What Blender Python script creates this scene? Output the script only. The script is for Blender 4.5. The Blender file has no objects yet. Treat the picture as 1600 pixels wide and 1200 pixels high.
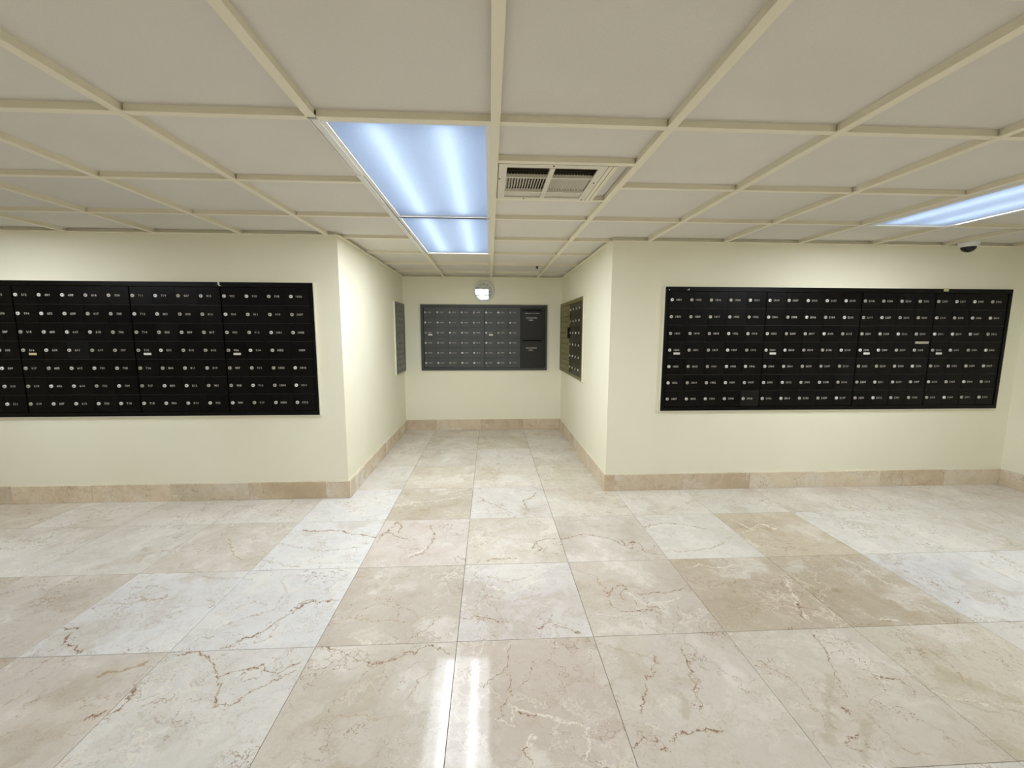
import bpy, math, random
from mathutils import Matrix, Euler
random.seed(7)

# ------------------------------------------------------------------ camera, world, exposure
scene = bpy.context.scene
CAM_H, YAW, PITCH, ROLL, FOCAL_PX = 1.3181, 0.0534, 0.1249, 0.0026, 650.8
cam_data = bpy.data.cameras.new('camera')
cam_data.sensor_width = 36.0
cam_data.lens = FOCAL_PX / 1600.0 * 36.0
cam_data.clip_start = 0.02
cam = bpy.data.objects.new('camera', cam_data)
scene.collection.objects.link(cam)
cam.matrix_world = (Matrix.Translation((0, 0, CAM_H)) @ Matrix.Rotation(-YAW, 4, 'Z')
                    @ Matrix.Rotation(math.pi / 2 - PITCH, 4, 'X') @ Matrix.Rotation(ROLL, 4, 'Z'))
scene.camera = cam
world = bpy.data.worlds.new('world')
world.use_nodes = True
world.node_tree.nodes['Background'].inputs['Color'].default_value = (0.8, 0.82, 0.85, 1)
world.node_tree.nodes['Background'].inputs['Strength'].default_value = 0.3
scene.world = world
vs = scene.view_settings
vs.view_transform = 'Standard'
vs.look = 'None'
vs.exposure = -0.10
vs.gamma = 1.0
vs.use_curve_mapping = False
scene.cycles.use_light_tree = False
scene.cycles.adaptive_threshold = 0.05
scene.cycles.adaptive_min_samples = 16
LAMP_PANEL_W, LAMP_TUBE_W, REAR_PANEL_W = 13.4, 2.9, 19.5      # light of each ceiling fixture
LAMP_COLOUR = (0.955, 1.0, 1.07)
TUBE_GLOW = 3.35

# ------------------------------------------------------------------ the place, in metres
H = 2.022                      # underside of the ceiling grid
G = 0.6096                     # ceiling module
XC, YC = 0.0224, 1.521         # ceiling grid origin
T = 0.5916                     # floor tile
XF, YF = -0.1448, 1.643        # floor grid origin
YL, XL, YB, YR, XR, XE = 3.257, -1.126, 5.562, 3.31, 0.961, 4.48   # wall faces
XW, YW = -6.6, -2.95           # far left and rear walls
TOP = H + 0.20
VEINS = {
 (-2,-1): [('b',0.0049,[(-1.311,1.632),(-1.205,1.641),(-1.127,1.589),(-1.069,1.529),(-1.017,1.461),(-0.977,1.376)]),('b',0.0031,[(-1.043,1.503),(-0.984,1.525),(-0.916,1.546),(-0.828,1.517),(-0.766,1.558)]),('b',0.003,[(-0.977,1.376),(-0.919,1.388),(-0.878,1.432),(-0.822,1.48),(-0.755,1.522)]),('b',0.0051,[(-1.327,1.466),(-1.3,1.41),(-1.309,1.37),(-1.325,1.356)]),('g',0.0024,[(-1.265,1.408),(-1.21,1.438)])],
 (-3,-1): [('o',0.0094,[(-1.499,1.538),(-1.447,1.56),(-1.375,1.585)]),('b',0.0036,[(-1.382,1.342),(-1.354,1.367),(-1.341,1.377)]),('g',0.0031,[(-1.727,1.406),(-1.706,1.468),(-1.708,1.525),(-1.697,1.56)]),('g',0.0026,[(-1.602,1.292),(-1.558,1.326),(-1.537,1.357)]),('g',0.0022,[(-1.482,1.257),(-1.446,1.284),(-1.346,1.284)])],
 (-1,-1): [('b',0.0031,[(-0.733,1.638),(-0.662,1.631),(-0.582,1.589),(-0.485,1.537),(-0.402,1.559),(-0.311,1.596),(-0.258,1.632),(-0.172,1.578)]),('g',0.0024,[(-0.296,1.375),(-0.275,1.459),(-0.196,1.516)]),('o',0.0023,[(-0.544,1.307),(-0.461,1.32),(-0.39,1.299)])],
 (-3,0): [('b',0.0044,[(-1.911,1.815),(-1.867,1.809),(-1.831,1.811)]),('b',0.0063,[(-1.844,1.768),(-1.814,1.725),(-1.815,1.699)]),('b',0.0056,[(-1.815,1.699),(-1.745,1.696),(-1.695,1.658)]),('b',0.0025,[(-1.828,1.672),(-1.815,1.699)]),('o',0.004,[(-1.745,2.034),(-1.685,1.996),(-1.615,2.008),(-1.632,2.039)]),('g',0.0027,[(-1.904,1.973),(-1.753,1.98),(-1.715,2.008)]),('g',0.0035,[(-1.561,2.196),(-1.442,2.161),(-1.313,2.172)]),('g',0.0027,[(-1.857,2.108),(-1.751,2.114),(-1.657,2.082)]),('g',0.0025,[(-1.403,1.997),(-1.324,1.944)])],
 (-2,0): [('b',0.0042,[(-1.129,1.654),(-1.02,1.727),(-0.963,1.822),(-0.932,1.901),(-0.876,1.946),(-0.745,1.96)]),('b',0.0036,[(-0.935,1.901),(-0.92,1.949),(-0.878,1.966),(-0.853,1.935)]),('g',0.0027,[(-1.115,2.139),(-1.049,2.047),(-1.033,1.906),(-1.117,1.843),(-1.215,1.793)]),('g',0.0025,[(-1.012,1.677),(-0.958,1.701),(-0.96,1.792)]),('g',0.0023,[(-1.233,1.893),(-1.167,1.961),(-1.092,1.933)])],
 (-1,0): [('o',0.0024,[(-0.741,1.769),(-0.658,1.82),(-0.519,1.792),(-0.371,1.776)]),('g',0.0025,[(-0.578,1.956),(-0.518,1.904),(-0.39,1.874),(-0.317,1.803)]),('b',0.0023,[(-0.229,1.799),(-0.304,1.719),(-0.351,1.671)]),('o',0.0027,[(-0.717,2.155),(-0.571,2.118),(-0.44,2.141)])],
 (0,0): [('b',0.0031,[(-0.152,1.799),(-0.094,1.779),(-0.075,1.804),(0.009,1.774),(0.073,1.745)]),('g',0.0029,[(0.104,1.898),(0.203,1.933),(0.271,1.966)]),('b',0.0025,[(0.215,1.713),(0.272,1.744),(0.335,1.687),(0.402,1.664)]),('w',0.0073,[(-0.023,2.035),(0.108,1.974),(0.286,2.076)]),('g',0.0024,[(-0.023,2.121),(0.079,2.058),(0.22,2.109)])],
 (1,0): [('b',0.0043,[(0.581,1.914),(0.632,1.975),(0.689,2.005),(0.703,1.966),(0.655,1.921),(0.659,1.88)]),('b',0.0036,[(0.752,1.916),(0.86,1.937),(0.923,1.929),(0.99,1.957)]),('b',0.0027,[(0.579,1.884),(0.602,1.802),(0.677,1.794),(0.813,1.824)]),('o',0.0026,[(0.476,2.158),(0.568,2.092),(0.592,1.95)]),('w',0.0043,[(0.69,1.945),(0.757,1.842),(0.935,1.882)])],
 (2,0): [('w',0.0085,[(1.583,2.007),(1.541,1.904),(1.49,1.805),(1.469,1.684)]),('b',0.0054,[(1.52,1.853),(1.495,1.791),(1.457,1.728)]),('b',0.0039,[(1.308,1.643),(1.351,1.657)]),('w',0.0058,[(1.077,2.129),(1.182,2.175),(1.307,2.13),(1.446,2.176)]),('o',0.003,[(1.008,2.041),(1.15,1.977),(1.421,2.021),(1.537,1.958)]),('o',0.0026,[(1.149,1.798),(1.366,1.836),(1.594,1.753)])],
 (3,0): [('w',0.0052,[(1.757,1.722),(1.795,1.69),(1.859,1.682),(1.914,1.645)]),('b',0.0032,[(1.787,1.694),(1.834,1.666)]),('w',0.0058,[(2.065,2.2),(2.1,2.111),(2.096,1.97),(2.126,1.929)]),('o',0.0027,[(1.86,2.029),(1.9,1.913),(2.113,1.849)])],
 (-2,1): [('b',0.0055,[(-1.254,2.702),(-1.131,2.687),(-1.045,2.701),(-0.899,2.641),(-0.735,2.581)]),('g',0.0032,[(-1.356,2.353),(-1.224,2.306),(-1.156,2.283),(-1.061,2.259)]),('g',0.0028,[(-1.302,2.527),(-1.033,2.437),(-0.812,2.465)])],
 (-1,1): [('b',0.0048,[(-0.706,2.597),(-0.665,2.701),(-0.653,2.806),(-0.604,2.736),(-0.61,2.644)]),('b',0.0043,[(-0.415,2.746),(-0.374,2.633),(-0.364,2.498),(-0.409,2.378),(-0.474,2.324)]),('w',0.0083,[(-0.4,2.445),(-0.439,2.379),(-0.48,2.352)]),('b',0.0034,[(-0.709,2.514),(-0.707,2.667),(-0.513,2.529)])],
 (-3,1): [('w',0.0075,[(-1.68,2.61),(-1.559,2.478),(-1.452,2.357)]),('o',0.0056,[(-1.676,2.61),(-1.558,2.463),(-1.444,2.343)])],
 (1,1): [('b',0.0044,[(0.423,2.501),(0.51,2.522),(0.612,2.568),(0.7,2.529),(0.795,2.466),(0.854,2.361)]),('b',0.0055,[(0.833,2.481),(0.842,2.408),(0.906,2.453),(0.853,2.369)]),('b',0.0031,[(0.941,2.435),(0.927,2.342),(1.001,2.28)])],
 (0,1): [('b',0.004,[(-0.025,2.274),(0.069,2.284),(0.144,2.294)]),('b',0.005,[(0.257,2.405),(0.29,2.482),(0.31,2.387),(0.284,2.359)]),('b',0.0033,[(0.29,2.491),(0.383,2.511),(0.423,2.501)])],
 (0,-1): [('w',0.0099,[(0.063,1.331),(0.107,1.308),(0.15,1.291),(0.208,1.274)]),('b',0.007,[(0.099,1.294),(0.124,1.278),(0.156,1.286)]),('w',0.0041,[(0.208,1.274),(0.266,1.252),(0.32,1.217),(0.316,1.167),(0.293,1.128)]),('w',0.0067,[(0.135,1.209),(0.106,1.168),(0.132,1.117)]),('b',0.0053,[(0.102,1.172),(0.123,1.127)]),('b',0.0027,[(0.078,1.612),(0.071,1.519),(0.031,1.467),(-0.018,1.422),(-0.076,1.386)]),('b',0.0026,[(0.068,1.456),(0.073,1.398),(0.047,1.345),(0.027,1.271)]),('w',0.0034,[(0.078,1.317),(0.069,1.234),(0.016,1.283)]),('b',0.0024,[(0.174,1.514),(0.15,1.452),(0.107,1.41)])],
 (1,-1): [('b',0.0038,[(0.669,1.526),(0.659,1.474),(0.6,1.415),(0.564,1.345),(0.528,1.282)]),('b',0.0029,[(0.797,1.569),(0.781,1.436),(0.749,1.323),(0.736,1.259)]),('b',0.0035,[(0.588,1.164),(0.621,1.188),(0.694,1.191),(0.774,1.198)]),('b',0.0035,[(0.436,1.139),(0.472,1.17),(0.497,1.186),(0.543,1.166),(0.557,1.141)]),('O',0.0222,[(0.695,1.339),(0.676,1.25)]),('g',0.0025,[(0.458,1.604),(0.576,1.544),(0.672,1.512)])],
 (2,-1): [('b',0.0029,[(1.424,1.613),(1.391,1.504),(1.335,1.393),(1.301,1.308)]),('b',0.0036,[(1.24,1.266),(1.255,1.24)]),('O',0.0292,[(1.308,1.379),(1.092,1.139)]),('O',0.0234,[(1.309,1.218),(1.161,1.084)]),('b',0.0029,[(0.774,1.198),(0.864,1.167),(0.931,1.11),(1.003,1.082)]),('o',0.0022,[(1.043,1.504),(1.146,1.402),(1.138,1.264),(1.15,1.168)]),('b',0.0026,[(1.209,1.154),(1.135,1.126),(1.179,1.103)]),('o',0.0021,[(1.309,1.194),(1.321,1.096),(1.381,1.073)]),('b',0.0029,[(1.48,1.371),(1.56,1.361),(1.58,1.33),(1.557,1.293)])],
 (3,-1): [('w',0.0056,[(1.624,1.317),(1.647,1.288),(1.737,1.26),(1.789,1.223)]),('O',0.0096,[(1.67,1.287),(1.704,1.243),(1.754,1.215),(1.855,1.21)]),('b',0.0033,[(1.699,1.269),(1.717,1.248)]),('o',0.0024,[(1.843,1.499),(1.838,1.421),(1.798,1.331)]),('O',0.0418,[(1.759,1.387),(1.892,1.265)])],
 (4,0): [('b',0.0031,[(2.326,1.849),(2.326,1.808),(2.291,1.771)]),('g',0.0028,[(2.32,1.977),(2.399,1.888),(2.537,1.803)]),('g',0.0026,[(2.271,1.697),(2.35,1.658),(2.431,1.624)]),('g',0.003,[(2.4,2.198),(2.447,2.094),(2.455,2.0)])],
 (0,2): [('b',0.0038,[(-0.094,3.224),(-0.041,3.132),(0.066,3.018),(0.158,2.913)]),('b',0.0042,[(0.368,3.283),(0.337,3.19),(0.259,3.118),(0.279,2.951)])],
 (3,1): [('w',0.0068,[(1.715,2.723),(1.754,2.585),(1.881,2.655),(1.928,2.559)]),('w',0.0045,[(1.669,2.535),(1.913,2.634)]),('o',0.0025,[(1.86,2.59),(1.929,2.412)])],
 (2,1): [('b',0.0036,[(1.05,2.638),(1.199,2.707),(1.338,2.662),(1.451,2.6)]),('w',0.0068,[(1.052,2.619),(1.183,2.669),(1.285,2.645)]),('g',0.0041,[(1.096,2.319),(1.219,2.328),(1.36,2.352),(1.496,2.424)])],
 (5,1): [('w',0.0093,[(2.944,2.792),(3.063,2.753),(3.148,2.717),(3.272,2.701)]),('g',0.0033,[(3.381,2.685),(3.468,2.56)])],
 (3,2): [('b',0.0051,[(2.102,3.031),(2.208,3.064)]),('g',0.0031,[(2.063,3.26),(2.155,3.145)])],
 (-1,2): [('w',0.0066,[(-0.627,3.135),(-0.383,3.16),(-0.239,3.244)])],
}

# ------------------------------------------------------------------ helpers
def srgb(r, g, b):
    def c(v):
        v /= 255.0
        return v / 12.92 if v <= 0.04045 else ((v + 0.055) / 1.055) ** 2.4
    return (c(r), c(g), c(b), 1.0)

class MB:
    """collects boxes, cylinders and prisms into one mesh"""
    def __init__(s):
        s.v, s.f, s.m = [], [], []
    def add(s, verts, faces, mat=0):
        n = len(s.v)
        s.v += [tuple(p) for p in verts]
        s.f += [tuple(n + i for i in f) for f in faces]
        s.m += [mat] * len(faces)
        return s
    def box(s, x0, x1, y0, y1, z0, z1, mat=0):
        return s.add([(x0, y0, z0), (x1, y0, z0), (x1, y1, z0), (x0, y1, z0),
                      (x0, y0, z1), (x1, y0, z1), (x1, y1, z1), (x0, y1, z1)],
                     [(3, 2, 1, 0), (4, 5, 6, 7), (0, 1, 5, 4), (1, 2, 6, 5), (2, 3, 7, 6), (3, 0, 4, 7)], mat)
    def chamfer(s, a0, a1, b0, b1, back, front, c, axis, mat=0):
        """plate with a chamfered front face; axis tells where the front looks"""
        sgn = 1 if front > back else -1
        mid = front - sgn * c
        loops = [[(a0, b0), (a1, b0), (a1, b1), (a0, b1)]] * 2 + [[(a0 + c, b0 + c), (a1 - c, b0 + c), (a1 - c, b1 - c), (a0 + c, b1 - c)]]
        vs_ = []
        for lp, d in zip(loops, (back, mid, front)):
            for a, b in lp:
                vs_.append((a, b, d) if axis == 'z' else ((a, d, b) if axis == 'y' else (d, a, b)))
        fs = [(3, 2, 1, 0), (8, 9, 10, 11)]
        for k in (0, 4):
            for i in range(4):
                j = (i + 1) % 4
                fs.append((k + i, k + j, k + 4 + j, k + 4 + i))
        flip = (sgn < 0) != (axis == 'y')
        if flip:
            fs = [f[::-1] for f in fs]
        return s.add(vs_, fs, mat)
    def lathe(s, prof, n, axis='z', centre=(0, 0, 0), mat=0, cap0=True, cap1=True):
        """profile of (radius, height) turned round an axis"""
        vs_, fs = [], []
        for r, h in prof:
            for k in range(n):
                a = 2 * math.pi * k / n
                u, w = r * math.cos(a), r * math.sin(a)
                p = (u, w, h) if axis == 'z' else ((u, -h, w) if axis == 'y' else (h, u, w))
                vs_.append(tuple(p[i] + centre[i] for i in range(3)))
        for j in range(len(prof) - 1):
            for k in range(n):
                k2 = (k + 1) % n
                fs.append((j * n + k, j * n + k2, (j + 1) * n + k2, (j + 1) * n + k))
        if cap0:
            fs.append(tuple(range(n))[::-1])
        if cap1:
            fs.append(tuple(range((len(prof) - 1) * n, len(prof) * n)))
        return s.add(vs_, fs, mat)
    def mesh(s, name, mats):
        me = bpy.data.meshes.new(name)
        me.from_pydata(s.v, [], s.f)
        for m in mats:
            me.materials.append(m)
        if len(mats) > 1:
            me.polygons.foreach_set('material_index', s.m)
        me.update()
        return me

def link(name, me, parent=None, loc=(0, 0, 0), rot=None):
    o = bpy.data.objects.new(name, me)
    scene.collection.objects.link(o)
    o.parent = parent
    o.location = loc
    if rot:
        o.rotation_euler = rot
    return o

def obj(name, mb, mats, parent=None, loc=(0, 0, 0), rot=None, smooth=False):
    if not isinstance(mats, (list, tuple)):
        mats = [mats]
    me = mb.mesh(name, mats)
    if smooth:
        me.polygons.foreach_set('use_smooth', [True] * len(me.polygons))
    return link(name, me, parent, loc, rot)

def tag(o, label, cat, group=None):
    o['label'] = label
    o['category'] = cat
    if group:
        o['group'] = group
    return o

def struct(o, label=None):
    o['kind'] = 'structure'
    if label:
        o['label'] = label
    return o

def empty(name, loc, rz=0.0):
    o = bpy.data.objects.new(name, None)
    o.empty_display_size = 0.05
    scene.collection.objects.link(o)
    o.location = loc
    o.rotation_euler = (0, 0, rz)
    return o

# ------------------------------------------------------------------ materials
class NT:
    def __init__(s, name):
        s.mat = bpy.data.materials.new(name)
        s.mat.use_nodes = True
        s.t = s.mat.node_tree
        s.bsdf = s.t.nodes['Principled BSDF']
    def n(s, typ, props=None, **ins):
        nd = s.t.nodes.new(typ)
        for k, v in (props or {}).items():
            setattr(nd, k, v)
        for k, v in ins.items():
            s.put(nd, int(k[1:]) if k[0] == '_' else k.replace('_', ' '), v)
        return nd
    def put(s, nd, key, v):
        if isinstance(v, bpy.types.NodeSocket):
            s.t.links.new(v, nd.inputs[key])
        else:
            nd.inputs[key].default_value = v
    def math(s, op, a, b=0.0, c=0.0, clamp=False):
        return s.n('ShaderNodeMath', dict(operation=op, use_clamp=clamp), _0=a, _1=b, _2=c).outputs[0]
    def vec(s, op, a, b=(0, 0, 0), out=0):
        return s.n('ShaderNodeVectorMath', dict(operation=op), _0=a, _1=b).outputs[out]
    def noise(s, vec, scale, detail=4.0, rough=0.55, out='Fac', dist=0.0):
        return s.n('ShaderNodeTexNoise', None, Vector=vec, Scale=scale, Detail=detail, Roughness=rough, Distortion=dist).outputs[out]
    def ramp(s, v, a, b, lo=0.0, hi=1.0):
        return s.n('ShaderNodeMapRange', dict(clamp=True, interpolation_type='SMOOTHSTEP'), _0=v, _1=a, _2=b, _3=lo, _4=hi).outputs[0]
    def mix(s, fac, a, b, mode='MIX'):
        nd = s.n('ShaderNodeMix', dict(data_type='RGBA', blend_type=mode))
        s.put(nd, 0, fac); s.put(nd, 6, a); s.put(nd, 7, b)
        return nd.outputs[2]
    def bump(s, height, strength, dist):
        s.put(s.bsdf, 'Normal', s.n('ShaderNodeBump', None, Strength=strength, Distance=dist, Height=height).outputs[0])
    def done(s, **ins):
        for k, v in ins.items():
            s.put(s.bsdf, k.replace('_', ' '), v)
        return s.mat

def pos(nt):
    return nt.n('ShaderNodeNewGeometry').outputs['Position']

def plain(name, col, rough=0.5, metallic=0.0, spec=0.5):
    nt = NT(name)
    p = nt.n('ShaderNodeTexCoord').outputs['Object']
    c = nt.mix(nt.noise(p, 14.0, 3.0), tuple(0.94 * x for x in col[:3]) + (1,), tuple(min(1, 1.05 * x) for x in col[:3]) + (1,))
    return nt.done(Base_Color=c, Roughness=rough, Metallic=metallic, Specular_IOR_Level=spec)

def wall_paint():
    nt = NT('cream_wall_paint')
    p = pos(nt)
    c = nt.mix(nt.ramp(nt.noise(p, 1.3, 4.0), 0.3, 0.7), srgb(245, 241, 217), srgb(248, 245, 223))
    c = nt.mix(nt.ramp(nt.noise(p, 22.0, 3.0), 0.68, 0.8, 0, 0.12), c, srgb(212, 206, 180))
    return nt.done(Base_Color=c, Roughness=0.62, Specular_IOR_Level=0.25)

def ceiling_paint():
    nt = NT('ceiling_panel_paint')
    p = pos(nt)
    r = nt.n('ShaderNodeObjectInfo').outputs['Random']
    c = nt.mix(r, srgb(226, 222, 212), srgb(232, 228, 218))
    c = nt.mix(nt.ramp(nt.noise(p, 2.0, 3.0), 0.35, 0.75, 0, 0.35), c, srgb(218, 213, 200))
    c = nt.mix(nt.ramp(nt.noise(p, 260.0, 2.0), 0.55, 0.75, 0, 0.25), c, srgb(185, 177, 160))
    return nt.done(Base_Color=c, Roughness=0.9, Specular_IOR_Level=0.15)

def grid_paint():
    nt = NT('grid_cream_paint')
    p = pos(nt)
    c = nt.mix(nt.noise(p, 6.0, 4.0), srgb(240, 233, 208), srgb(246, 240, 219))
    return nt.done(Base_Color=c, Roughness=0.5, Specular_IOR_Level=0.3)

VEIN_COLOURS = {'b': srgb(134, 104, 82), 'g': srgb(166, 156, 144), 'o': srgb(158, 134, 100), 'w': srgb(240, 234, 220), 'O': srgb(184, 172, 140)}

def stone(name, veins=(), gloss=0.055, vein_amount=1.0):
    nt = NT(name)
    p = pos(nt)
    info = nt.n('ShaderNodeObjectInfo')
    off = nt.n('ShaderNodeCombineXYZ', None, X=nt.math('MULTIPLY', info.outputs['Random'], 91.0),
               Y=nt.math('MULTIPLY', info.outputs['Random'], 53.0), Z=nt.math('MULTIPLY', info.outputs['Random'], 17.0)).outputs[0]
    q = nt.vec('ADD', p, off)
    base = info.outputs['Color']
    warp = nt.vec('SUBTRACT', nt.noise(q, 4.0, 5.0, 0.64, 'Color'), (0.5, 0.5, 0.5))
    def scaled(v, k):
        return nt.n('ShaderNodeVectorMath', dict(operation='SCALE'), _0=v, Scale=k).outputs[0]
    qw = nt.vec('ADD', q, scaled(warp, 0.55))
    cloud = nt.noise(qw, 2.6, 5.0, 0.62)
    c = nt.mix(nt.ramp(cloud, 0.32, 0.5, 0.36, 0.0), base, srgb(206, 192, 166), 'MULTIPLY')
    c = nt.mix(nt.ramp(cloud, 0.5, 0.68, 0.0, 0.6), c, srgb(238, 234, 224))
    c = nt.mix(nt.ramp(nt.noise(qw, 19.0, 3.0, 0.65), 0.42, 0.7, 0.0, 0.2), c, srgb(190, 174, 150))
    # fine broken veins: walls between warped cells, kept only in patches
    v1 = nt.n('ShaderNodeTexVoronoi', dict(feature='DISTANCE_TO_EDGE'), Vector=qw, Scale=4.6).outputs['Distance']
    patch = nt.ramp(nt.noise(q, 3.1, 3.0), 0.43, 0.60)
    m1 = nt.math('MULTIPLY', nt.ramp(v1, 0.0, 0.016, 0.78 * vein_amount, 0.0), patch)
    c = nt.mix(m1, c, srgb(156, 126, 96))
    qs = nt.vec('ADD', q, scaled(warp, 0.9))
    v2 = nt.n('ShaderNodeTexVoronoi', dict(feature='DISTANCE_TO_EDGE'), Vector=qs, Scale=7.5).outputs['Distance']
    m2 = nt.math('MULTIPLY', nt.ramp(v2, 0.0, 0.024, 0.52 * vein_amount, 0.0), nt.ramp(nt.noise(q, 5.0, 2.0), 0.40, 0.6))
    c = nt.mix(m2, c, srgb(170, 146, 116))
    v3 = nt.n('ShaderNodeTexVoronoi', dict(feature='DISTANCE_TO_EDGE'), Vector=nt.vec('ADD', qs, (3.3, 1.7, 0.4)), Scale=3.6).outputs['Distance']
    m3 = nt.math('MULTIPLY', nt.ramp(v3, 0.0, 0.05, 0.55 * vein_amount, 0.0), nt.ramp(nt.noise(q, 2.2, 2.0), 0.5, 0.66))
    c = nt.mix(m3, c, srgb(240, 232, 216))
    if veins:
        jag = nt.vec('SUBTRACT', nt.noise(p, 18.0, 4.0, 0.72, 'Color'), (0.5, 0.5, 0.5))
        pw = nt.vec('ADD', nt.vec('MULTIPLY', p, (1, 1, 0)), nt.vec('MULTIPLY', scaled(jag, 0.085), (1, 1, 0)))
        fat = nt.ramp(nt.noise(p, 26.0, 3.0, 0.6), 0.3, 0.72, 0.3, 1.75)
        for kind, w, pts in veins:
            d = None
            for (ax, ay), (bx, by) in zip(pts, pts[1:]):
                ba = (bx - ax, by - ay, 0.0)
                l2 = max(ba[0] ** 2 + ba[1] ** 2, 1e-8)
                pa = nt.vec('SUBTRACT', pw, (ax, ay, 0.0))
                h = nt.math('MULTIPLY', nt.vec('DOT_PRODUCT', pa, ba, 'Value'), 1.0 / l2, clamp=True)
                proj = nt.n('ShaderNodeVectorMath', dict(operation='SCALE'), _0=ba, Scale=h).outputs[0]
                dd = nt.vec('DISTANCE', pa, proj, 'Value')
                d = dd if d is None else nt.math('MINIMUM', d, dd)
            rel = nt.math('DIVIDE', d, nt.math('MULTIPLY', fat, w * 0.72))
            if kind == 'O':
                m = nt.ramp(rel, 0.2, 1.3, 0.4, 0.0)
            elif kind == 'w':
                m = nt.ramp(rel, 0.3, 1.2, 0.85, 0.0)
            else:
                halo = nt.ramp(rel, 0.5, 4.5, 0.3, 0.0)
                c = nt.mix(halo, c, srgb(206, 186, 152))
                m = nt.ramp(rel, 0.35, 1.15, 0.85 if kind == 'b' else 0.6, 0.0)
            c = nt.mix(m, c, VEIN_COLOURS[kind])
    rough = nt.ramp(cloud, 0.3, 0.7, gloss, gloss + 0.025)
    return nt.done(Base_Color=c, Roughness=rough, Specular_IOR_Level=0.27)

def box_metal(name, lo, hi, rough, spec):
    nt = NT(name)
    r = nt.n('ShaderNodeObjectInfo').outputs['Random']
    p = pos(nt)
    c = nt.mix(r, lo, hi)
    c = nt.mix(nt.ramp(nt.noise(p, 30.0, 5.0, 0.7), 0.66, 0.78, 0, 0.35), c, tuple(2.2 * x for x in hi[:3]) + (1,))
    ro = nt.math('ADD', nt.math('MULTIPLY', r, 0.08), nt.math('MULTIPLY_ADD', nt.noise(p, 45.0, 3.0), 0.1, rough - 0.05))
    return nt.done(Base_Color=c, Roughness=ro, Specular_IOR_Level=spec)

def lock_metal():
    nt = NT('lock_nickel')
    r = nt.n('ShaderNodeObjectInfo').outputs['Random']
    c = nt.mix(nt.math('POWER', r, 1.6), srgb(186, 180, 166), srgb(255, 254, 252))
    return nt.done(Base_Color=c, Roughness=0.42, Metallic=0.35)

def number_print():
    nt = NT('number_print')
    r = nt.n('ShaderNodeObjectInfo').outputs['Random']
    return nt.done(Base_Color=nt.mix(r, srgb(196, 188, 178), srgb(236, 230, 222)), Roughness=0.6)

def lens_material():
    nt = NT('prismatic_lens')
    p = nt.n('ShaderNodeTexCoord').outputs['Object']
    v = nt.n('ShaderNodeTexVoronoi', dict(feature='F1'), Vector=p, Scale=110.0).outputs['Distance']
    col = nt.mix(nt.ramp(v, 0.1, 0.6), (0.88, 0.92, 1.0, 1), (0.82, 0.88, 1.0, 1))
    tr = nt.n('ShaderNodeBsdfTranslucent', None, Color=col)
    gl = nt.n('ShaderNodeBsdfGlossy', None, Color=(1, 1, 1, 1), Roughness=0.3)
    mx = nt.n('ShaderNodeMixShader', None, _0=0.03, _1=tr.outputs[0], _2=gl.outputs[0])
    nt.t.links.new(mx.outputs[0], nt.t.nodes['Material Output'].inputs['Surface'])
    return nt.mat

def emitter(name, col, strength):
    nt = NT(name)
    e = nt.n('ShaderNodeEmission', None, Color=col, Strength=strength)
    nt.t.links.new(e.outputs[0], nt.t.nodes['Material Output'].inputs['Surface'])
    return nt.mat

def clock_glass():
    nt = NT('clock_glass')
    t = nt.n('ShaderNodeBsdfTransparent')
    g = nt.n('ShaderNodeBsdfGlossy', None, Roughness=0.0)
    mx = nt.n('ShaderNodeMixShader', None, _0=0.09, _1=t.outputs[0], _2=g.outputs[0])
    nt.t.links.new(mx.outputs[0], nt.t.nodes['Material Output'].inputs['Surface'])
    return nt.mat

M_WALL, M_CEIL, M_GRID = wall_paint(), ceiling_paint(), grid_paint()
M_STONE = stone('polished_marble')
M_BASE = stone('baseboard_marble', gloss=0.22)
M_GROUT = plain('grout', srgb(92, 76, 58), 0.9)
M_CAULK = plain('cream_caulk', srgb(240, 236, 216), 0.6)
M_BLACK = box_metal('black_mailbox_metal', (0.0020, 0.0016, 0.0014, 1), (0.0042, 0.0034, 0.0030, 1), 0.30, 0.15)
M_BLACKF = box_metal('black_frame_metal', (0.0022, 0.0018, 0.0016, 1), (0.0034, 0.003, 0.0026, 1), 0.30, 0.16)
M_DARK = plain('replacement_black_door', (0.002, 0.002, 0.002, 1), 0.6, 0, 0.2)
M_BROWN = plain('faded_brown_door', (0.010, 0.0085, 0.006, 1), 0.5, 0, 0.2)
M_SLATE = box_metal('slate_mailbox_metal', (0.050, 0.055, 0.053, 1), (0.057, 0.062, 0.059, 1), 0.46, 0.7)
M_SLATEF = box_metal('slate_frame_metal', (0.044, 0.047, 0.044, 1), (0.048, 0.051, 0.048, 1), 0.46, 0.6)
M_OLIVE = box_metal('olive_reflection_metal', (0.15, 0.125, 0.034, 1), (0.18, 0.15, 0.042, 1), 0.38, 0.45)  # grazing reflection of the alcove put into the base colour
M_PALE = box_metal('slate_reflection_metal', (0.115, 0.120, 0.10, 1), (0.13, 0.136, 0.115, 1), 0.36, 0.6)  # slate made paler, the opposite wall's reflection painted in
M_BROWNISH = box_metal('brown_reflection_metal', (0.022, 0.017, 0.007, 1), (0.034, 0.027, 0.011, 1), 0.38, 0.4)  # brownish reflection painted into the nearer unit's doors
M_SHELF = plain('shelf_edge', (0.020, 0.018, 0.018, 1), 0.4)
M_VOID = plain('dark_slot', (0.001, 0.001, 0.001, 1), 0.9, 0, 0.0)
M_LOCK, M_NUM = lock_metal(), number_print()
M_KEYHOLE = plain('keyhole', (0.01, 0.01, 0.01, 1), 0.6)
M_PLATE = plain('white_label_plate', srgb(232, 228, 220), 0.5)
M_PLATEY = plain('yellowed_label_plate', srgb(205, 196, 140), 0.5)
M_SILVER = plain('silver_metal', srgb(205, 202, 190), 0.3, 0.8)
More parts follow.
